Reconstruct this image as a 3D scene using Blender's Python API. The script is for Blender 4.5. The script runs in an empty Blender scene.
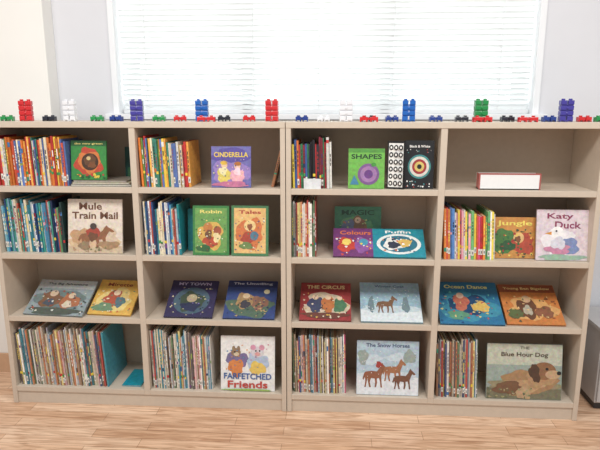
import bpy, math, random
from mathutils import Matrix, Vector
S=bpy.context.scene
try:
    S.view_settings.view_transform='Standard'
    S.view_settings.look='None'
except Exception: pass

def lin(c):
    o=[]
    for v in c[:3]:
        v=v/255.0
        o.append(v/12.92 if v<=0.04045 else ((v+0.055)/1.055)**2.4)
    return (o[0],o[1],o[2],1.0)
def soft(c,k=0.16):
    g=0.3*c[0]+0.55*c[1]+0.15*c[2]
    return tuple(v*(1-k)+g*k for v in c[:3])

# ------------------------------------------------------------ materials
def base_mat(name):
    m=bpy.data.materials.new(name); m.use_nodes=True
    nt=m.node_tree; b=nt.nodes['Principled BSDF']
    return m,nt,b
def mat_noise(name,col,rough=0.5,var=0.05,scale=30,spec=0.5):
    m,nt,b=base_mat(name)
    n=nt.nodes.new('ShaderNodeTexNoise'); n.inputs['Scale'].default_value=scale; n.inputs['Detail'].default_value=4
    tc=nt.nodes.new('ShaderNodeTexCoord'); nt.links.new(tc.outputs['Object'],n.inputs['Vector'])
    r=nt.nodes.new('ShaderNodeValToRGB')
    c=lin(col)
    r.color_ramp.elements[0].position=0.3; r.color_ramp.elements[1].position=0.7
    r.color_ramp.elements[0].color=tuple(x*(1-var) for x in c[:3])+(1,)
    r.color_ramp.elements[1].color=tuple(min(1,x*(1+var)) for x in c[:3])+(1,)
    nt.links.new(n.outputs['Fac'],r.inputs['Fac']); nt.links.new(r.outputs['Color'],b.inputs['Base Color'])
    b.inputs['Roughness'].default_value=rough
    b.inputs['Specular IOR Level'].default_value=spec
    return m
def mat_attr(name,rough,coat=0.0,var=0.12,scale=60,paint=0.0):
    m,nt,b=base_mat(name)
    a=nt.nodes.new('ShaderNodeAttribute'); a.attribute_name='Col'
    n=nt.nodes.new('ShaderNodeTexNoise'); n.inputs['Scale'].default_value=scale; n.inputs['Detail'].default_value=3
    tc=nt.nodes.new('ShaderNodeTexCoord'); nt.links.new(tc.outputs['Object'],n.inputs['Vector'])
    mr=nt.nodes.new('ShaderNodeMapRange')
    mr.inputs['From Min'].default_value=0.3; mr.inputs['From Max'].default_value=0.7
    mr.inputs['To Min'].default_value=1-var; mr.inputs['To Max'].default_value=1+var*0.5
    nt.links.new(n.outputs['Fac'],mr.inputs['Value'])
    vm=nt.nodes.new('ShaderNodeVectorMath'); vm.operation='SCALE'
    nt.links.new(a.outputs['Color'],vm.inputs[0]); nt.links.new(mr.outputs['Result'],vm.inputs['Scale'])
    last=vm.outputs['Vector']
    if paint:   # painterly colour wash of printed illustrations
        n2=nt.nodes.new('ShaderNodeTexNoise'); n2.inputs['Scale'].default_value=95; n2.inputs['Detail'].default_value=5; n2.inputs['Distortion'].default_value=0.8
        nt.links.new(tc.outputs['Object'],n2.inputs['Vector'])
        mx=nt.nodes.new('ShaderNodeMix'); mx.data_type='RGBA'; mx.blend_type='OVERLAY'; mx.inputs['Factor'].default_value=paint
        nt.links.new(last,mx.inputs['A']); nt.links.new(n2.outputs['Color'],mx.inputs['B']); last=mx.outputs['Result']
    nt.links.new(last,b.inputs['Base Color'])
    b.inputs['Roughness'].default_value=rough
    if coat: b.inputs['Coat Weight'].default_value=coat; b.inputs['Coat Roughness'].default_value=0.15
    return m
M_PRINT=mat_attr('printed_cover_card',0.42,0.15,0.16,60,0.35)
M_PLASTIC=mat_attr('glossy_plastic',0.25,0.3,0.02)
M_WALL=mat_noise('wall_paint',(220,221,226),0.8,0.015,6,0.2)
M_WALLW=mat_noise('wall_paint_warm',(240,238,233),0.8,0.01,6,0.2)
M_FRAME=mat_noise('window_frame_white',(238,240,243),0.35,0.01,10)
M_LAM=mat_noise('laminate_beige',(204,190,173),0.45,0.03,40)
M_BACKP=mat_noise('back_panel_shaded_beige',(182,166,148),0.6,0.03,40)  # same beige as the laminate, with the shelf-interior shadow put into its colour
M_TRIM=mat_noise('baseboard_wood',(204,166,134),0.5,0.06,20)
M_GREY=mat_noise('painted_metal_grey',(186,184,184),0.45,0.03,20)
M_DARK=mat_noise('dark_plastic',(60,60,64),0.4,0.03,20)

def floor_mat():
    m,nt,b=base_mat('laminate_floor')
    tc=nt.nodes.new('ShaderNodeTexCoord')
    br=nt.nodes.new('ShaderNodeTexBrick')
    br.offset=0.37; br.inputs['Scale'].default_value=1.0
    br.inputs['Brick Width'].default_value=0.62; br.inputs['Row Height'].default_value=0.066
    br.inputs['Mortar Size'].default_value=0.0012; br.inputs['Mortar Smooth'].default_value=0.3
    br.inputs['Color1'].default_value=lin((238,206,178)); br.inputs['Color2'].default_value=lin((218,178,146))
    br.inputs['Mortar'].default_value=lin((168,128,100))
    nt.links.new(tc.outputs['Object'],br.inputs['Vector'])
    mp=nt.nodes.new('ShaderNodeMapping'); mp.inputs['Scale'].default_value=(2.6,30,1)
    nt.links.new(tc.outputs['Object'],mp.inputs['Vector'])
    n=nt.nodes.new('ShaderNodeTexNoise'); n.inputs['Scale'].default_value=1.6; n.inputs['Detail'].default_value=7; n.inputs['Distortion'].default_value=1.6
    nt.links.new(mp.outputs['Vector'],n.inputs['Vector'])
    r=nt.nodes.new('ShaderNodeValToRGB')
    r.color_ramp.elements[0].position=0.36; r.color_ramp.elements[0].color=(0.56,0.44,0.35,1)
    r.color_ramp.elements[1].position=0.60; r.color_ramp.elements[1].color=(1.03,1.02,1.0,1)
    nt.links.new(n.outputs['Fac'],r.inputs['Fac'])
    mx=nt.nodes.new('ShaderNodeMix'); mx.data_type='RGBA'; mx.blend_type='MULTIPLY'; mx.inputs['Factor'].default_value=0.8
    nt.links.new(br.outputs['Color'],mx.inputs['A']); nt.links.new(r.outputs['Color'],mx.inputs['B'])
    nt.links.new(mx.outputs['Result'],b.inputs['Base Color'])
    b.inputs['Roughness'].default_value=0.32
    return m
M_FLOOR=floor_mat()

def blind_mat():
    m,nt,b=base_mat('blind_slat_white')
    out=nt.nodes['Material Output']
    b.inputs['Base Color'].default_value=lin((240,241,242)); b.inputs['Roughness'].default_value=0.45
    t=nt.nodes.new('ShaderNodeBsdfTranslucent'); t.inputs['Color'].default_value=lin((238,241,242))
    mx=nt.nodes.new('ShaderNodeMixShader'); mx.inputs[0].default_value=0.3
    nt.links.new(b.outputs[0],mx.inputs[1]); nt.links.new(t.outputs[0],mx.inputs[2]); nt.links.new(mx.outputs[0],out.inputs[0])
    return m
M_BLIND=blind_mat()
def glass_mat():
    m,nt,b=base_mat('window_glass')
    b.inputs['Transmission Weight'].default_value=1.0; b.inputs['Roughness'].default_value=0.0; b.inputs['IOR'].default_value=1.02
    b.inputs['Base Color'].default_value=(0.95,1,0.97,1)
    return m
M_GLASS=glass_mat()

# ------------------------------------------------------------ mesh builder
def link(o): S.collection.objects.link(o); return o
_txt={}
def text_mesh(s,bold=False):
    if s in _txt: return _txt[s]
    cu=bpy.data.curves.new('tmp_txt','FONT'); cu.body=s; cu.resolution_u=3; cu.offset=0.022
    o=bpy.data.objects.new('tmp_txt',cu); link(o)
    dg=bpy.context.evaluated_depsgraph_get(); dg.update()
    me=o.evaluated_get(dg).to_mesh()
    vs=[(v.co.x,v.co.y) for v in me.vertices]; fs=[tuple(p.vertices) for p in me.polygons]
    o.evaluated_get(dg).to_mesh_clear()
    bpy.data.objects.remove(o); bpy.data.curves.remove(cu)
    xs=[v[0] for v in vs]; ys=[v[1] for v in vs]
    x0,x1,y0,y1=min(xs),max(xs),min(ys),max(ys)
    vs=[((x-(x0+x1)/2)/(x1-x0),(y-(y0+y1)/2)/(y1-y0)) for x,y in vs]
    _txt[s]=(vs,fs); return _txt[s]

class B:
    def __init__(s,soften=0.0): s.v=[];s.f=[];s.c=[];s.m=[];s.k=soften
    def add(s,vs,fs,col,M=None,mi=0):
        o=len(s.v)
        for p in vs:
            p=Vector(p)
            s.v.append(M@p if M is not None else p)
        if s.k: col=soft(col,s.k)
        for f in fs:
            s.f.append(tuple(i+o for i in f)); s.c.append(lin(col)); s.m.append(mi)
    def box(s,lo,hi,col=(200,200,200),M=None,mi=0):
        x0,y0,z0=lo;x1,y1,z1=hi
        s.add([(x0,y0,z0),(x1,y0,z0),(x1,y1,z0),(x0,y1,z0),(x0,y0,z1),(x1,y0,z1),(x1,y1,z1),(x0,y1,z1)],
              [(0,3,2,1),(4,5,6,7),(0,1,5,4),(1,2,6,5),(2,3,7,6),(3,0,4,7)],col,M,mi)
    def bar(s,p,q,r,col,M=None):
        p=Vector(p);q=Vector(q);d=q-p
        R=d.to_track_quat('Z','Y').to_matrix().to_4x4()
        T=Matrix.Translation(p)@R
        if M is not None: T=M@T
        s.box((-r,-r,0),(r,r,d.length),col,T)
    def cyl(s,p,r,h,col,axis='Z',n=20,M=None,mi=0):
        R={'Z':Matrix.Identity(4),'Y':Matrix.Rotation(-math.pi/2,4,'X'),'X':Matrix.Rotation(math.pi/2,4,'Y')}[axis]
        T=Matrix.Translation(Vector(p))@R
        if M is not None: T=M@T
        vs=[(r*math.cos(2*math.pi*i/n),r*math.sin(2*math.pi*i/n),z) for z in (0,h) for i in range(n)]
        fs=[tuple(reversed(range(n))),tuple(range(n,2*n))]+[(i,(i+1)%n,n+(i+1)%n,n+i) for i in range(n)]
        s.add(vs,fs,col,T,mi)
    def obj(s,name,mats,bevel=0,parent=None,smooth=False):
        me=bpy.data.meshes.new(name); me.from_pydata([tuple(v) for v in s.v],[],s.f); me.update()
        ca=me.color_attributes.new('Col','FLOAT_COLOR','CORNER')
        k=0
        for p,c,mi in zip(me.polygons,s.c,s.m):
            p.material_index=mi; p.use_smooth=smooth
            for _ in range(p.loop_total): ca.data[k].color=c; k+=1
        for m in mats: me.materials.append(m)
        o=bpy.data.objects.new(name,me); link(o)
        if bevel:
            b=o.modifiers.new('bevel','BEVEL'); b.width=bevel; b.segments=2; b.limit_method='ANGLE'
        if parent: o.parent=parent
        return o
def box_obj(name,lo,hi,mat,bevel=0,parent=None):
    b=B(); b.box(lo,hi); return b.obj(name,[mat],bevel,parent)

# ------------------------------------------------------------ room
WY=0.42      # wall plane with the window
WX0,WX1,WZ0,WZ1=-0.915,1.205,1.395,2.35
box_obj('floor',(-4,-5,-0.1),(4,0.6,0.0),M_FLOOR)
b=B()
b.box((-4,WY,0),(WX0,WY+0.2,2.8)); b.box((WX1,WY,0),(4,WY+0.2,2.8))
b.box((WX0,WY,0),(WX1,WY+0.2,WZ0)); b.box((WX0,WY,WZ1),(WX1,WY+0.2,2.8))
b.obj('wall_back',[M_WALL])
box_obj('wall_left_pier',(-4,0.325,0),(-1.20,WY-0.001,2.8),M_WALLW)
box_obj('baseboard_back',(-1.18,WY-0.014,0.0),(4,WY-0.001,0.11),M_TRIM,0.003)
box_obj('baseboard_left',(-4,0.31,0.0),(-1.19,0.324,0.11),M_TRIM,0.003)

# window
b=B()
fw=0.03
b.box((WX0,WY-0.012,WZ0-0.0),(WX0+fw,WY+0.12,WZ1)); b.box((WX1-fw,WY-0.012,WZ0),(WX1,WY+0.12,WZ1))
b.box((WX0+fw,WY-0.012,WZ1-fw),(WX1-fw,WY+0.12,WZ1)); b.box((WX0-0.03,WY-0.05,WZ0-0.022),(WX1+0.03,WY+0.12,WZ0+0.006))
for x in (-0.25,0.47): b.box((x-0.025,WY+0.125,WZ0+0.006),(x+0.025,WY+0.165,WZ1))
b.box((WX0,WY+0.125,WZ0+0.006),(WX1,WY+0.165,WZ0+0.06)); b.box((WX0,WY+0.125,WZ1-.06),(WX1,WY+0.165,WZ1))
win=b.obj('window_1',[M_FRAME],0.002)
box_obj('glass_pane',(WX0+.002,WY+0.143,WZ0+0.06),(WX1-.002,WY+0.147,WZ1-0.06),M_GLASS,0,win)
# venetian blind
b=B()
bx0,bx1=WX0+fw+0.004,WX1-fw-0.004; by=WY+0.05
z=WZ0+0.04; sp=0.0258; tilt=math.radians(-49)
while z<WZ1-0.09:
    T=Matrix.Translation((0,by,z))@Matrix.Rotation(tilt,4,'X')
    n=5; W=0.0155
    prof=[(-W+2*W*i/n, 0.0025*(1-((i/n)*2-1)**2)) for i in range(n+1)]
    vs=[(x,p[0],p[1]) for x in (bx0,bx1) for p in prof]
    fs=[(i,i+1,n+2+i,n+1+i) for i in range(n)]
    b.add(vs,fs,(240,240,240),T)
    z+=sp
b.box((bx0,by-0.015,WZ0+0.010),(bx1,by+0.015,WZ0+0.026))
b.box((bx0,by-0.02,WZ1-0.085),(bx1,by+0.02,WZ1-0.04))
for x in (-0.75,-0.2,0.13,0.5,1.02):
    for dy in (-0.0155,0.0155): b.box((x-0.0012,by+dy-0.0006,WZ0+0.02),(x+0.0012,by+dy+0.0006,WZ1-0.06))
b.obj('venetian_blind',[M_BLIND])

# ------------------------------------------------------------ bookshelves
H=1.37; D=0.30; TH=0.026; W=1.359
LV=[1.0796,0.7642,0.4546,0.0891]
def shelf_unit(x0,x1,name):
    b=B()
    g=0.0015; x0+=g; x1-=g
    pt=0.022
    b.box((x0,0,0),(x0+pt,D,H-TH)); b.box((x1-pt,0,0),(x1,D,H-TH))
    b.box((x0,-0.002,H-TH),(x1,D,H))
    xm=(x0+x1)/2
    b.box((xm-0.014,0.001,LV[3]),(xm+0.014,D-0.008,H-TH))
    for z in LV:
        b.box((x0+pt,0.0015,z-TH),(xm-0.014,D-0.008,z)); b.box((xm+0.014,0.0015,z-TH),(x1-pt,D-0.008,z))
    b.box((xm-0.014,0.0015,LV[3]-TH),(xm+0.014,D-.008,LV[3]))
    b.box((x0+pt,0.008,0),(x1-pt,0.026,LV[3]-TH))
    b.box((x0+pt,D-0.008,0.02),(x1-pt,D,H-TH),mi=1)
    return b.obj(name,[M_LAM,M_BACKP],0.0014)
shelf_unit(-W,0,'bookshelf'); shelf_unit(0,W,'bookshelf')

# low grey cabinet just past the right end
b=B()
ax,bx=1.475,1.95
b.box((ax,.10,.04),(bx,.40,.40)); b.box((ax-.008,.088,.40),(bx+.008,.404,.42))
b.box((ax+.01,.12,0),(bx-.01,.38,.04),mi=1)
b.box((ax+.006,.086,.05),((ax+bx)/2-.002,.10,.392)); b.box(((ax+bx)/2+.002,.086,.05),(bx-.006,.10,.392))
for hx in (-.03,.018): b.box(((ax+bx)/2+hx,.074,.20),((ax+bx)/2+hx+.012,.086,.29),mi=1)
b.obj('low_cabinet',[M_GREY,M_DARK],.002)

# ------------------------------------------------------------ spine-out books
PAL={
 'warm':[(226,120,40),(214,52,46),(236,196,60),(120,168,70),(242,226,190),(232,92,60),(60,140,120),(246,170,70),(190,40,50),(90,120,190),(240,235,225)],
 'mix':[(206,46,52),(240,200,70),(60,120,180),(40,150,120),(238,236,230),(230,110,50),(120,70,140),(30,60,110),(150,190,80),(235,160,180),(60,60,66)],
 'cool':[(70,150,190),(40,130,150),(236,238,240),(40,80,140),(120,180,200),(200,210,220),(60,160,140),(220,90,70),(30,50,90),(232,220,190),(90,140,90)],
 'dark':[(50,50,60),(200,44,48),(240,214,70),(40,120,80),(60,90,160),(226,226,220),(150,40,60),(230,120,50),(30,30,34)],
 'pale':[(236,230,220),(218,202,176),(184,194,204),(186,70,64),(220,176,176),(124,166,188),(148,112,84),(220,202,128),(94,122,90),(202,128,88),(70,88,130),(236,234,228),(208,198,180),(190,172,150),(60,136,156),(110,100,100)],
 'pinky':[(230,80,130),(240,90,70),(244,214,70),(245,240,240),(80,130,200),(220,50,60),(250,170,190),(110,190,120),(240,140,60),(240,236,230)],
}
def one_book(b,x,y,z,th,h,d,ang,col,rng,label=True):
    M=Matrix.Translation((x,y,z))@Matrix.Rotation(-ang,4,'Y')
    c=0.0012
    paper=(236,230,214)
    b.box((0,0,0),(c,d,h),col,M); b.box((th-c,0,0),(th,d,h),col,M)
    if th>0.008:   # rounded back
        vs=[];n=5
        for zz in (0,h):
            for i in range(n+1):
                a=math.pi*i/n
                vs.append((th/2-th/2*math.cos(a),-0.0025*math.sin(a)+0.0002,zz))
        fs=[(i,i+1,n+2+i,n+1+i) for i in range(n)]+[tuple(range(n,-1,-1)),tuple(range(n+1,2*n+2))]
        b.add(vs,fs,col,M); fy=-0.0030
    else:
        b.box((c,0,0),(th-c,0.0012,h),col,M); fy=-0.0005
    b.box((c,0.002,0.003),(th-c,d-0.003,h-0.003),paper,M)
    c2=rng.choice([(250,250,245),(30,30,40),(250,220,80),(170,50,50),(60,50,50),(40,60,120)])
    if rng.random()<0.8:
        z0=h*rng.uniform(0.35,0.5); z1=h*rng.uniform(0.7,0.93)
        n=rng.randint(2,7); zz=z0
        for k in range(n):
            zl=(z1-z0)/n*rng.uniform(0.5,0.85)
            b.box((th*0.33,fy,zz),(th*0.67,fy+0.002,zz+zl),c2,M); zz+=(z1-z0)/n
    if rng.random()<0.4:
        c3=rng.choice(PAL['mix']); z0=h*rng.uniform(0.02,0.9)
        b.box((th*0.02,fy+0.0003,z0),(th*0.98,fy+0.002,min(h,z0+h*rng.uniform(.03,.1))),c3,M)
    if label and rng.random()<0.4:
        z0=rng.uniform(0.012,0.03)
        b.box((th*0.04,fy-0.0004,z0),(th*0.96,fy+0.002,z0+0.026),(232,230,222),M)
        b.box((th*0.3,fy-0.0007,z0+0.006),(th*0.7,fy+0.002,z0+0.018),(110,110,112),M)
    if label and rng.random()<0.3:
        z0=rng.uniform(0.045,0.06)
        b.box((th*0.04,fy-0.0004,z0),(th*0.96,fy+0.002,z0+0.012),rng.choice([(214,40,44),(240,210,50),(60,150,80)]),M)
def spines(x0,x1,z,h0,h1,pal,seed,lean=2.0,th=(0.005,0.012),y=0.02,d=0.2,last=None,cards=(),slope=0):
    rng=random.Random(seed); b=B(0.12)
    a=math.radians(lean)
    x=x0+h1*math.sin(a)+0.002
    hh=rng.uniform(h0,h1)
    while True:
        t=rng.uniform(*th)
        if x+t/math.cos(a)>x1: break
        if rng.random()<0.45: hh=rng.uniform(h0,h1)
        fr=(x-x0)/(x1-x0)
        h=min(hh+rng.uniform(-.004,.004)+slope*(fr-.5),h1+abs(slope)*.5)
        col=rng.choice(PAL[pal]); k=rng.uniform(.86,1.08); col=tuple(min(255,c*k) for c in col)
        if last and x+2*t/math.cos(a)>x1: col=last
        one_book(b,x,y+rng.uniform(0,0.014),z+0.0005,t,h,min(d,h*.95),a,col,rng)
        x+=t/math.cos(a)+0.0003
    for (cx,cw,cz,ch) in cards:
        b.box((cx,y-0.012,z+cz),(cx+cw,y-0.0105,z+cz+ch),(222,226,230))
    return b.obj('row_of_books',[M_PRINT])

L1,L2,L3,L4=LV
spines(-1.337,-.995,L1,.20,.235,'warm',11,1.5,y=.03,slope=-.02,d=.18)
spines(-.664,-.425,L1,.195,.225,'warm',12,2,y=.02,slope=-.03)
spines(.022,.205,L1,.19,.225,'dark',13,1.5,y=.02,slope=.02,cards=[(.08,.075,.0,.045)])
spines(-1.337,-1.035,L2,.20,.25,'cool',14,2,y=.03,last=(30,60,60),slope=-.02)
spines(-.664,-.48,L2,.21,.25,'cool',15,1.5,y=.02,last=(24,140,150))
spines(.022,.138,L2,.24,.265,'pale',16,.7,y=.02,th=(.004,.008))
spines(.695,.935,L2,.20,.235,'pinky',17,3,y=.02,cards=[],slope=-.03)
spines(-1.337,-.87,L4,.26,.305,'pale',18,3,y=.02,th=(.003,.009),d=.24,last=(60,150,170))
spines(-.664,-.36,L4,.26,.30,'pale',19,1.5,y=.02,th=(.003,.009),slope=-.02,last=(230,225,215))
spines(.022,.285,L4,.26,.30,'pale',20,1.5,y=.02,th=(.003,.008),last=(200,80,120))
spines(.695,.905,L4,.26,.295,'pale',21,2.5,y=.02,th=(.004,.010),last=(30,70,130))

# ------------------------------------------------------------ face-out picture books
HORSE=[(0.0,.55),(.06,.62),(.3,.66),(.55,.64),(.66,.78),(.72,.93),(.77,1.0),(.81,.93),(.97,.78),(1.0,.72),(.93,.69),(.85,.74),(.78,.58),(.74,.45),(.75,.2),(.78,0),(.71,0),(.69,.22),(.64,.38),(.55,.36),(.56,.18),(.52,0),(.46,0),(.48,.2),(.46,.35),(.3,.37),(.25,.2),(.3,0),(.23,0),(.18,.2),(.14,.36),(.12,.2),(.08,0),(.02,0),(.06,.22),(.04,.42),(-.02,.28),(-.06,.34)]
def face_book(name,x,y,z,w,h,t,bg,items,tilt=8,yaw=0,spine=None,strut=True,lift=0.0):
    """x = left bottom corner; cover faces the room"""
    b=B(0.12); a=math.radians(tilt)
    T0=Matrix.Translation((x,y,z+0.0008+lift))@Matrix.Rotation(math.radians(yaw),4,'Z')
    M=T0@Matrix.Translation((0,0,t*math.sin(a)))@Matrix.Rotation(-a,4,'X')
    c=0.0022
    b.box((0,0,0),(w,c,h),bg,M)
    b.box((0,t-c,0),(w,t,h),bg,M)
    b.box((0,c,0),(c,t-c,h),spine or tuple(v*.8 for v in bg),M)
    b.box((c,c,0.004),(w-0.004,t-c,h-0.004),(238,233,220),M)
    k=0
    for it in items:
        k+=1; yy=-0.0002*k
        def P(px,pz):
            return (min(max(px,0.004),.996)*w,yy,min(max(pz,0.004),.996)*h)
        ty=it[0]
        if ty=='r':
            _,x0,z0,x1,z1,col=it
            b.add([P(x0,z0),P(x1,z0),P(x1,z1),P(x0,z1)],[(0,1,2,3)],col,M)
        elif ty in('e','b'):
            _,cx,cz,rx,rz,col=it[:6]; rot=math.radians(it[6]) if len(it)>6 else 0
            rng=random.Random(int(cx*977+cz*131+k)); n=28
            ph=[rng.uniform(0,6.28) for _ in range(3)]
            pts=[]
            asp=w/h
            for i in range(n):
                q=2*math.pi*i/n; rr=1
                if ty=='b': rr=1+.13*math.sin(3*q+ph[0])+.08*math.sin(5*q+ph[1])+.06*math.sin(8*q+ph[2])
                ex=rx*rr*math.cos(q); ez=rz*rr*math.sin(q)
                X=ex*math.cos(rot)-ez/asp*math.sin(rot)
                Z=ex*asp*math.sin(rot)+ez*math.cos(rot)
                pts.append(P(cx+X,cz+Z))
            b.add(pts,[tuple(range(n))],col,M)
        elif ty=='p':
            b.add([P(*q) for q in it[1]],[tuple(range(len(it[1])))],it[2],M)
        elif ty=='h':
            _,x0,z0,x1,z1,col=it
            pts=[P(x0+(x1-x0)*p[0],z0+(z1-z0)*p[1]) for p in HORSE]
            b.add(pts,[tuple(range(len(pts)))],col,M)
        elif ty=='t':
            _,s,cx,cz,tw,thh,col=it[:7]
            vs,fs=text_mesh(s)
            b.add([((cx+v[0]*tw)*w,yy,(cz+v[1]*thh)*h) for v in vs],fs,col,M)
        elif ty=='s':
            _,n,x0,z0,x1,z1,r,cols,sd=it
            rng=random.Random(sd)
            n=int(n*1.6)
            for i in range(n):
                cx=rng.uniform(x0,x1);cz=rng.uniform(z0,z1);r1=r*rng.uniform(.4,1.2);r2=r*rng.uniform(.3,1.1)
                q0=rng.uniform(0,3)
                pts=[]
                for j in range(9):
                    q=2*math.pi*j/9
                    rr=1+.25*math.sin(3*q+q0)
                    p=P(cx+r1*rr*math.cos(q+q0),cz+r2*rr*math.sin(q+q0)*w/h); pts.append((p[0],yy-0.000004*i,p[2]))
                b.add(pts,[tuple(range(9))],rng.choice(cols),M)
    if strut and tilt>0:
        col=(150,150,152)
        zt=h*0.55*math.cos(a); yt=h*0.55*math.sin(a)+t*math.cos(a)+0.002
        foot=yt+(0.045 if tilt<20 else 0.0)
        for fx in (.35,.65):
            b.bar((w*fx,yt,zt-0.012),(w*fx,foot,0.0),0.0016,col,T0)
        b.bar((w*.35,foot,0.002),(w*.65,foot,0.002),0.0016,col,T0)
        b.bar((w*.35,yt,zt-0.014),(w*.65,yt,zt-0.014),0.0016,col,T0)
    return b.obj(name,[M_PRINT])
N='picture_book'
BK=(30,30,34);WH=(240,240,236)
# --- row 1
b=B()
for i,(xa,xb,y0,y1,t,col) in enumerate([(-.99,-.705,.03,.21,.009,(120,116,110)),(-.985,-.715,.035,.205,.008,(190,178,150)),(-.98,-.73,.04,.20,.007,(150,140,128))]):
    z=L1+.0006+[0,.0094,.0178][i]
    b.box((xa,y0,z),(xb,y1,z+.0015),col); b.box((xa,y0,z+t-.0015),(xb,y1,z+t),col)
    b.box((xa+.003,y0+.003,z+.0015),(xb-.003,y1-.002,z+t-.0015),(232,228,216)); b.box((xa,y1-.002,z),(xb,y1,z+t),col)
b.obj('stack_of_books',[M_PRINT])
face_book(N,-.992,.05,L1+.0252,.165,.178,.010,(52,140,62),[('r',0,.86,1,1,(38,100,50)),('t','the very green',.5,.92,.8,.06,(236,220,120)),
 ('b',.5,.46,.38,.34,(196,70,44)),('b',.52,.46,.31,.27,(216,120,56)),('e',.54,.46,.24,.22,(70,46,30)),('b',.55,.48,.17,.16,(104,66,40)),('e',.5,.55,.06,.05,(210,180,120)),('b',.6,.38,.11,.08,(130,76,40)),('s',14,.05,.04,.95,.14,.04,[(220,190,60),(30,90,50),(200,50,50)],3)],tilt=8)
face_book(N,-.80,.215,L1,.11,.165,.008,(34,84,78),[('r',.1,.1,.9,.4,(60,120,80))],tilt=4)
face_book(N,-.335,.02,L1,.178,.182,.009,(112,108,180),[('b',.5,.78,.46,.18,(92,80,164)),('b',.5,.34,.48,.32,(150,126,196)),('t','CINDERELLA',.5,.80,.86,.12,(240,206,70)),
 ('b',.32,.28,.17,.2,(226,204,90)),('e',.33,.54,.08,.08,(234,194,160)),('e',.32,.60,.09,.05,(224,180,60)),('b',.30,.40,.1,.1,(240,230,170)),('b',.66,.26,.18,.18,(236,170,184)),('e',.66,.52,.08,.08,(238,200,170)),('e',.67,.58,.09,.05,(180,110,50)),('b',.66,.39,.09,.1,(250,210,220)),('b',.5,.08,.44,.07,(200,114,150)),('s',16,.04,.05,.96,.7,.018,[(240,230,150),(230,190,230),(90,80,160)],5)],tilt=6)
b=B(0.1); rng=random.Random(5); one_book(b,-.070,.05,L1+.0006+.012*math.sin(math.radians(14)),.012,.165,.15,math.radians(-14),(170,110,70),rng,False); b.obj(N,[M_PRINT])
face_book(N,.275,.02,L1,.158,.175,.012,(110,186,74),[('r',0,.9,1,1,(84,156,64)),('t','SHAPES',.5,.80,.84,.12,(30,60,40)),('e',.56,.36,.30,.27,(130,88,146)),('e',.56,.36,.23,.20,(164,120,174)),('e',.56,.36,.12,.11,(110,64,136)),('e',.70,.6,.07,.05,(70,150,60)),('p',[(.05,.1),(.3,.1),(.17,.34)],(70,140,180))],tilt=5)
dots=[('r',.08,.04,.92,.96,WH)]
for i in range(3):
    for j in range(6):
        cx=.22+.28*i; cz=.12+.15*j
        dots+=[('e',cx,cz,.12,.055,BK),('e',cx,cz,.055,.027,WH)]
face_book(N,.444,.030,L1,.075,.208,.014,(24,24,26),dots,tilt=0,yaw=-14,strut=False)
face_book(N,.522,.030,L1,.125,.210,.014,(26,28,32),[('t','Black & White',.5,.88,.7,.05,WH),('e',.5,.46,.40,.25,(60,140,140)),('e',.5,.46,.34,.21,(216,212,200)),('e',.5,.46,.25,.155,(170,50,54)),('e',.5,.46,.17,.105,(216,190,100)),('e',.5,.46,.08,.05,BK),('s',14,.06,.03,.94,.16,.03,[WH,(180,60,56),(60,140,150)],8),('s',8,.06,.74,.94,.82,.02,[WH,(180,60,56),(60,140,140)],9)],tilt=4)
# shallow tray with red rim
b=B()
tx0,tx1,ty0,ty1,tz=.845,1.105,.03,.085,L1+.001
b.box((tx0,ty0,tz),(tx1,ty1,tz+.004),(225,222,218))
b.box((tx0,ty0,tz),(tx1,ty0+.005,tz+.068),(238,238,238)); b.box((tx0,ty1-.005,tz),(tx1,ty1,tz+.068),(225,222,220))
b.box((tx0,ty0+.005,tz),(tx0+.005,ty1-.005,tz+.068),(180,90,84)); b.box((tx1-.005,ty0+.005,tz),(tx1,ty1-.005,tz+.068),(180,90,84))
b.box((tx0+.004,ty0-.001,tz+.065),(tx1-.004,ty0+.006,tz+.071),(170,90,84))
b.box((tx0-.002,ty0-.001,tz),(tx0+.004,ty0+.004,tz+.071),(170,90,84)); b.box((tx1-.004,ty0-.001,tz),(tx1+.002,ty0+.004,tz+.071),(170,90,84))
b.obj('storage_tray',[M_PLASTIC])
# --- row 2
face_book(N,-1.022,.02,L2,.258,.252,.010,(226,212,196),[('r',0,0,1,.14,(206,182,152)),('b',.5,.22,.5,.14,(214,182,144)),('t','Mule',.42,.87,.42,.13,(110,70,48)),('t','Train Mail',.5,.70,.84,.13,(110,70,48)),('b',.25,.30,.2,.16,(196,152,112)),('b',.7,.34,.22,.14,(214,190,164)),('h',.22,.10,.86,.52,(150,98,66)),('b',.47,.40,.13,.09,(176,70,54)),('b',.46,.31,.09,.08,(120,76,54)),('e',.47,.50,.06,.06,(80,66,60)),('b',.75,.16,.2,.07,(170,134,98)),('b',.3,.14,.1,.08,(150,126,96)),('s',10,.05,.02,.95,.12,.02,[(120,120,80),(180,146,110)],7)],tilt=9)
face_book(N,-.432,.02,L2,.168,.228,.010,(60,134,68),[('r',.06,.05,.94,.95,(110,164,84)),('t','Robin',.5,.88,.6,.07,(240,226,120)),('b',.5,.4,.33,.28,(220,176,84)),('e',.42,.56,.13,.10,(200,126,64)),('e',.68,.5,.11,.09,(170,90,62)),('b',.5,.28,.22,.11,(190,80,54)),('b',.3,.14,.2,.07,(56,110,64)),('b',.44,.42,.09,.1,(120,80,60)),('b',.66,.36,.1,.1,(240,220,160)),('s',30,.08,.06,.92,.78,.022,[(50,110,64),(230,210,120),(170,60,54),(240,240,220)],11)],tilt=8)
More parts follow.
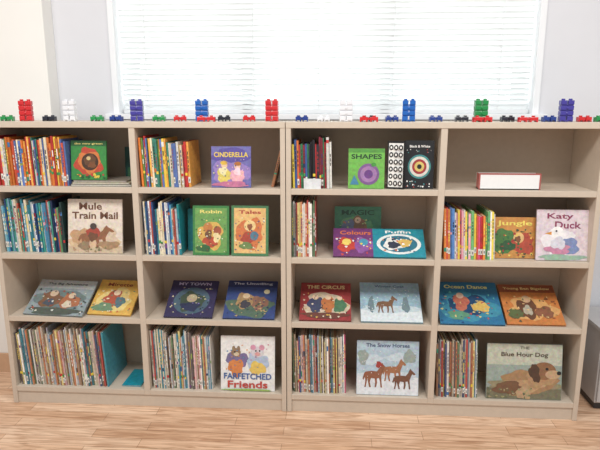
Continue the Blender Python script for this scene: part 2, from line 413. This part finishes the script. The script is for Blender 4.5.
face_book(N,-.253,.02,L2,.170,.230,.010,(74,130,84),[('r',.07,.05,.93,.95,(232,186,114)),('t','Tales',.5,.87,.6,.07,(180,56,46)),('b',.5,.45,.36,.30,(216,120,66)),('e',.5,.60,.16,.11,(240,206,136)),('b',.45,.36,.18,.11,(180,74,56)),('e',.62,.4,.11,.09,(84,126,150)),('b',.4,.2,.18,.07,(110,140,80)),('b',.5,.58,.07,.06,(150,90,60)),('s',30,.1,.08,.9,.76,.022,[(180,64,54),(240,236,200),(76,130,96),(70,90,140)],12)],tilt=8)
face_book(N,-.475,.10,L2,.05,.20,.006,(20,140,150),[],tilt=6)
face_book(N,.218,.17,L2,.222,.205,.010,(60,134,100),[('b',.5,.4,.45,.34,(92,160,110)),('t','MAGIC',.5,.86,.7,.12,(40,84,66)),('b',.5,.55,.2,.2,(140,104,78)),('b',.3,.5,.14,.2,(104,120,150)),('e',.5,.68,.07,.07,(220,190,156)),('s',24,.05,.1,.95,.7,.022,[(180,204,124),(50,100,84),(180,116,84)],13)],tilt=10)
face_book(N,.213,.015,L2,.205,.165,.010,(116,56,116),[('t','Colours',.5,.84,.7,.14,(230,120,60)),('b',.3,.4,.2,.26,(204,64,54)),('b',.68,.4,.22,.26,(144,84,160)),('e',.3,.5,.1,.12,(236,206,96)),('e',.68,.5,.1,.12,(70,156,186)),('s',20,.05,.05,.95,.65,.028,[(236,206,80),(210,70,64),(230,230,230)],14)],tilt=52)
face_book(N,.395,.012,L2,.235,.165,.010,(26,144,164),[('e',.5,.46,.43,.36,(230,234,230)),('e',.5,.46,.36,.29,(40,118,144)),('b',.4,.45,.2,.2,(230,230,224)),('b',.4,.42,.12,.12,(50,60,80)),('b',.62,.5,.13,.14,(226,184,90)),('t','Puffin',.5,.88,.5,.1,WH),('s',16,.2,.2,.8,.7,.024,[(30,64,90),(240,240,240),(216,104,64)],15)],tilt=52)
face_book(N,.928,.05,L2,.195,.185,.010,(206,140,66),[('t','Jungle',.5,.84,.8,.15,(240,222,96)),('b',.3,.4,.3,.3,(76,126,64)),('b',.7,.35,.25,.25,(186,76,54)),('e',.6,.5,.12,.13,(228,184,114)),('b',.58,.46,.07,.08,(130,80,50)),('b',.35,.3,.18,.12,(50,90,56)),('s',30,.03,.03,.97,.7,.032,[(50,110,64),(236,200,86),(176,60,54),(70,80,56)],16)],tilt=10)
face_book(N,1.113,.025,L2,.226,.225,.010,(222,206,214),[('t','Katy',.45,.86,.5,.14,(146,56,92)),('t','Duck',.6,.70,.5,.14,(146,56,92)),('b',.42,.35,.3,.28,(236,232,236)),('e',.40,.55,.12,.12,(244,242,240)),('p',[(.29,.57),(.16,.53),(.29,.50)],(230,150,60)),('b',.62,.28,.2,.16,(124,142,190)),('b',.42,.22,.24,.10,(206,134,166)),('b',.42,.34,.14,.12,(214,214,226)),('b',.5,.06,.45,.06,(150,184,160)),('e',.38,.58,.018,.018,BK)],tilt=9)
# --- row 3 (low-angle display)
A=58
face_book(N,-1.272,.015,L3,.30,.215,.010,(146,160,164),[('r',0,.75,1,1,(186,194,194)),('t','The Big Adventure',.5,.88,.7,.08,(70,80,88)),('b',.5,.4,.42,.3,(112,130,130)),('b',.35,.42,.2,.22,(130,94,70)),('b',.68,.38,.17,.2,(180,110,76)),('e',.35,.6,.07,.09,(210,184,156)),('e',.68,.55,.06,.08,(220,194,166)),('b',.34,.34,.09,.1,(80,90,104)),('b',.66,.3,.08,.1,(220,204,180)),('b',.5,.1,.45,.1,(84,94,84)),('s',30,.04,.05,.96,.7,.02,[(70,76,76),(210,210,200),(170,84,64)],21)],tilt=A,yaw=-4)
face_book(N,-.962,.03,L3,.215,.215,.010,(226,176,78),[('b',.5,.42,.4,.32,(232,204,124)),('t','Mirette',.5,.86,.6,.10,(150,66,46)),('b',.45,.45,.2,.24,(186,90,66)),('e',.5,.62,.08,.08,(236,206,174)),('b',.3,.2,.24,.12,(112,146,112)),('b',.64,.36,.12,.15,(90,120,130)),('s',24,.05,.05,.95,.7,.026,[(94,144,120),(206,94,66),(240,230,196)],22)],tilt=A,yaw=-3)
face_book(N,-.585,.015,L3,.232,.225,.010,(52,48,88),[('e',.5,.44,.38,.36,(74,100,118)),('b',.5,.42,.26,.26,(64,82,66)),('t','MY TOWN',.5,.90,.7,.08,(190,182,216)),('e',.5,.5,.11,.11,(180,164,130)),('b',.5,.28,.2,.12,(46,54,88)),('s',30,.06,.05,.94,.8,.02,[(120,112,170),(206,198,156),(34,34,60)],23)],tilt=A)
face_book(N,-.303,.015,L3,.245,.23,.010,(54,76,134),[('r',0,.82,1,1,(40,54,106)),('t','The Unwilling',.5,.91,.8,.08,(206,210,226)),('b',.5,.3,.46,.26,(84,110,92)),('b',.4,.45,.2,.2,(170,136,92)),('b',.68,.4,.16,.18,(144,102,82)),('e',.4,.58,.07,.07,(220,190,150)),('b',.4,.36,.1,.1,(70,70,80)),('e',.8,.7,.06,.06,(230,220,176)),('s',28,.05,.05,.95,.5,.024,[(56,82,72),(186,160,110),(44,54,98)],24)],tilt=A)
face_book(N,.058,.015,L3,.243,.225,.010,(160,56,58),[('b',.5,.4,.42,.32,(206,188,160)),('t','THE CIRCUS',.5,.88,.76,.10,(236,214,150)),('b',.3,.4,.14,.22,(66,74,106)),('b',.55,.4,.13,.22,(196,116,66)),('b',.78,.4,.12,.2,(76,124,90)),('e',.3,.6,.06,.07,(228,196,164)),('e',.55,.6,.06,.07,(228,196,164)),('e',.78,.58,.05,.06,(228,196,164)),('b',.5,.12,.44,.08,(114,66,56)),('s',30,.05,.05,.95,.7,.02,[(226,216,190),(64,64,72),(210,160,74)],25)],tilt=A)
face_book(N,.345,.012,L3,.285,.235,.010,(150,184,202),[('r',0,0,1,.3,(216,226,230)),('b',.5,.32,.5,.1,(194,212,220)),('t','Winter Coat',.5,.90,.5,.06,(70,96,130)),('h',.28,.22,.62,.66,(130,94,70)),('b',.75,.42,.06,.2,(114,138,146)),('b',.18,.42,.05,.2,(114,138,146)),('s',26,.03,.03,.97,.85,.010,[WH,(232,238,242)],26)],tilt=A)
face_book(N,.708,.008,L3,.292,.25,.010,(36,116,160),[('b',.5,.4,.46,.34,(56,144,172)),('t','Ocean Dance',.5,.88,.7,.09,(230,228,130)),('b',.5,.45,.3,.22,(28,74,116)),('b',.38,.5,.12,.2,(196,108,84)),('e',.38,.66,.06,.07,(224,184,156)),('b',.68,.4,.14,.12,(220,180,88)),('b',.3,.2,.16,.1,(90,150,120)),('s',36,.03,.03,.97,.75,.022,[(30,76,124),(96,186,188),(220,200,124),(186,84,80)],27)],tilt=A)
face_book(N,1.012,.02,L3,.262,.235,.010,(206,124,60),[('r',0,.8,1,1,(144,76,48)),('t','Young Ben Bigelow',.5,.89,.84,.08,(236,206,130)),('b',.5,.38,.42,.28,(222,164,96)),('b',.42,.4,.16,.26,(110,70,50)),('e',.44,.62,.08,.09,(214,174,130)),('b',.7,.3,.16,.14,(146,92,66)),('b',.2,.25,.14,.12,(94,108,66)),('b',.42,.34,.08,.12,(180,170,150)),('s',28,.05,.05,.95,.7,.022,[(232,196,130),(120,70,50),(84,90,66)],28)],tilt=A)
# --- row 4
b=B(); b.box((-.815,.03,L4+.0006),(-.72,.2,L4+.0016),(30,150,170)); b.box((-.812,.033,L4+.0018),(-.722,.197,L4+.006),(236,230,220)); b.box((-.815,.03,L4+.0062),(-.72,.2,L4+.0075),(30,150,170)); b.obj(N,[M_PRINT])
face_book(N,-.322,.02,L4,.262,.268,.010,(234,234,232),[('b',.3,.55,.2,.17,(120,110,156)),('b',.28,.42,.14,.16,(220,130,70)),('e',.28,.70,.09,.08,(150,120,94)),('e',.24,.77,.03,.05,(150,120,94)),('e',.33,.77,.03,.05,(150,120,94)),('e',.29,.67,.05,.035,(210,190,160)),('b',.68,.52,.2,.18,(176,196,222)),('e',.68,.72,.12,.10,(216,208,214)),('e',.6,.8,.05,.05,(216,150,174)),('e',.76,.8,.05,.05,(216,150,174)),('b',.68,.42,.15,.12,(230,194,90)),('e',.68,.68,.05,.035,(226,160,160)),('e',.65,.74,.015,.015,BK),('e',.72,.74,.015,.015,BK),('e',.26,.71,.015,.015,BK),('t','FARFETCHED',.5,.27,.88,.11,(54,94,160)),('t','Friends',.5,.12,.74,.13,(200,66,56)),('b',.5,.02,.48,.02,(150,184,90)),('s',16,.1,.34,.9,.86,.016,[(226,150,70),(94,150,190),(206,90,120)],31)],tilt=8)
face_book(N,.332,.02,L4,.292,.26,.010,(176,200,216),[('r',0,0,1,.34,(224,230,236)),('b',.5,.36,.5,.08,(206,218,228)),('b',.2,.66,.2,.1,(196,214,224)),('b',.7,.7,.24,.08,(196,214,224)),('t','The Snow Horses',.5,.92,.7,.07,(80,96,130)),('h',.12,.14,.5,.6,(150,90,64)),('h',.44,.26,.8,.68,(166,108,74)),('h',.6,.12,.95,.5,(122,78,58)),('b',.36,.56,.05,.06,(170,60,56)),('b',.85,.72,.1,.12,(150,166,160)),('b',.1,.7,.08,.14,(150,166,160)),('s',30,.02,.02,.98,.9,.009,[WH],32)],tilt=9)
face_book(N,.940,.02,L4,.345,.262,.010,(150,166,156),[('r',0,.62,1,1,(190,194,174)),('r',0,0,1,.2,(120,116,90)),('b',.5,.24,.5,.1,(148,138,104)),('t','THE',.5,.93,.12,.05,(84,74,56)),('t','Blue Hour Dog',.5,.80,.62,.10,(84,66,50)),
 ('b',.55,.30,.36,.22,(168,128,88)),('b',.5,.24,.26,.12,(190,152,108)),('b',.72,.42,.2,.2,(182,142,100)),('e',.76,.52,.16,.16,(146,102,68)),('b',.64,.48,.07,.17,(84,58,42),15),('e',.88,.46,.10,.08,(196,160,122)),('e',.96,.49,.03,.035,BK),('e',.80,.56,.02,.025,BK),('b',.3,.2,.2,.12,(120,84,58)),('b',.5,.12,.1,.12,(190,154,114)),('s',20,.02,.02,.6,.2,.018,[(100,108,74),(164,154,110)],33)],tilt=9)

# ------------------------------------------------------------ toy blocks on top
CO={'g':(30,140,70),'r':(204,36,40),'k':(34,36,48),'w':(232,232,236),'b':(24,96,180),'p':(66,58,150),'d':(34,60,136)}
def tall_block(x,c,y=.10,yaw=0):
    b=B(); col=CO[c]
    d=.028
    for i in range(4):
        z=.005+i*.0225
        for sx in (-1,1):
            b.box((sx*.0155-.0125,-d/2,z),(sx*.0155+.0125,d/2,z+.0185),col)
        b.box((-.0275,-d/2+.004,z-.004),(.0275,d/2-.004,z+.002),col)
        if i in (1,2): b.box((-.005,-d/2+.002,z+.001),(.005,d/2-.002,z+.017),col)
        b.cyl((0,-d/2-.002,z+.009),.005,.004,col,'Y') if i in (1,2) else None
    for sx in (-1,1):
        b.cyl((sx*.0155,0,.091),.008,.007,col)
        b.box((sx*.0155-.0125,-d/2,0),(sx*.0155-.007,d/2,.007),col); b.box((sx*.0155+.007,-d/2,0),(sx*.0155+.0125,d/2,.007),col)
    o=b.obj('toy_building_block',[M_PLASTIC],.0022); o.location=(x,y,H+.0005); o.rotation_euler[2]=math.radians(yaw)
def flat_block(x,c,y=.10,yaw=0,w=.06):
    b=B(); col=CO[c]; d=.03
    for sx in (-1,1):
        cx=sx*w*.26
        b.box((cx-w*.2,-d/2,.006),(cx+w*.2,d/2,.021),col)
        b.cyl((cx,0,.021),.0075,.006,col)
        b.box((cx-w*.2,-d/2,0),(cx-w*.11,d/2,.007),col); b.box((cx+w*.11,-d/2,0),(cx+w*.2,d/2,.007),col)
    b.box((-w*.1,-d/2+.006,.008),(w*.1,d/2-.006,.018),col)
    o=b.obj('toy_building_block',[M_PLASTIC],.0015); o.location=(x,y,H+.0005); o.rotation_euler[2]=math.radians(yaw)
def fx(x,y=.1): return x+(x-.21)*y/2.4154
for x,c in [(-1.147,'r'),(-.948,'w'),(-.648,'p'),(-.361,'b'),(-.0567,'r'),(.2597,'w'),(.525,'b'),(.824,'g'),(1.172,'p')]:
    tall_block(fx(x),c,.10,random.Random(x).uniform(-12,12))
for x,c in [(-1.235,'g'),(-1.043,'k'),(-.827,'g'),(-.741,'d'),(-.551,'g'),(-.458,'r'),(-.265,'k'),(-.156,'r'),(.072,'d'),(.165,'w'),(.353,'k'),(.454,'d'),(.638,'d'),(.746,'k'),(.935,'k'),(1.105,'d'),(1.248,'r'),(1.318,'g')]:
    flat_block(fx(x),c,.10,random.Random(x).uniform(-10,10))
for x,c,yw in [(-.35,'r',4),(.36,'r',-5),(.84,'r',8),(1.03,'r',0)]:
    flat_block(x,c,.03,yw,.085)

# ------------------------------------------------------------ light
wd=bpy.data.worlds.new('World'); S.world=wd; wd.use_nodes=True
bg=wd.node_tree.nodes['Background']; bg.inputs[0].default_value=(0.96,0.98,1.0,1); bg.inputs[1].default_value=0.57
def area(name,loc,rot,sx,sy,pw,col=(1,1,1)):
    l=bpy.data.lights.new(name,'AREA'); l.shape='RECTANGLE'; l.size=sx; l.size_y=sy; l.energy=pw; l.color=col
    o=bpy.data.objects.new(name,l); link(o); o.location=loc; o.rotation_euler=rot
area('ceiling_light',(-1.0,-1.5,2.75),(math.radians(13),0,0),1.2,0.5,39,(1,.98,.94))
area('ceiling_light',(1.2,-1.5,2.75),(math.radians(13),0,0),1.2,0.5,39,(1,.98,.94))
area('window_daylight',(.13,1.3,2.0),(math.radians(-90),0,0),2.4,1.6,37,(.98,1,1))

# ------------------------------------------------------------ camera
cx,cy,cz,yaw,pit,f=.2114,-2.4154,1.4267,-.0611,.2073,553.78
fwv=Vector((math.cos(pit)*math.sin(yaw),math.cos(pit)*math.cos(yaw),-math.sin(pit)))
rt=Vector((math.cos(yaw),-math.sin(yaw),0)); up=rt.cross(fwv)
R=Matrix((rt,up,-fwv)).transposed().to_4x4()
cd=bpy.data.cameras.new('camera'); co=bpy.data.objects.new('camera',cd); link(co)
co.matrix_world=Matrix.Translation((cx,cy,cz))@R
cd.sensor_width=36; cd.lens=f*36/600; cd.clip_start=.02
S.camera=co
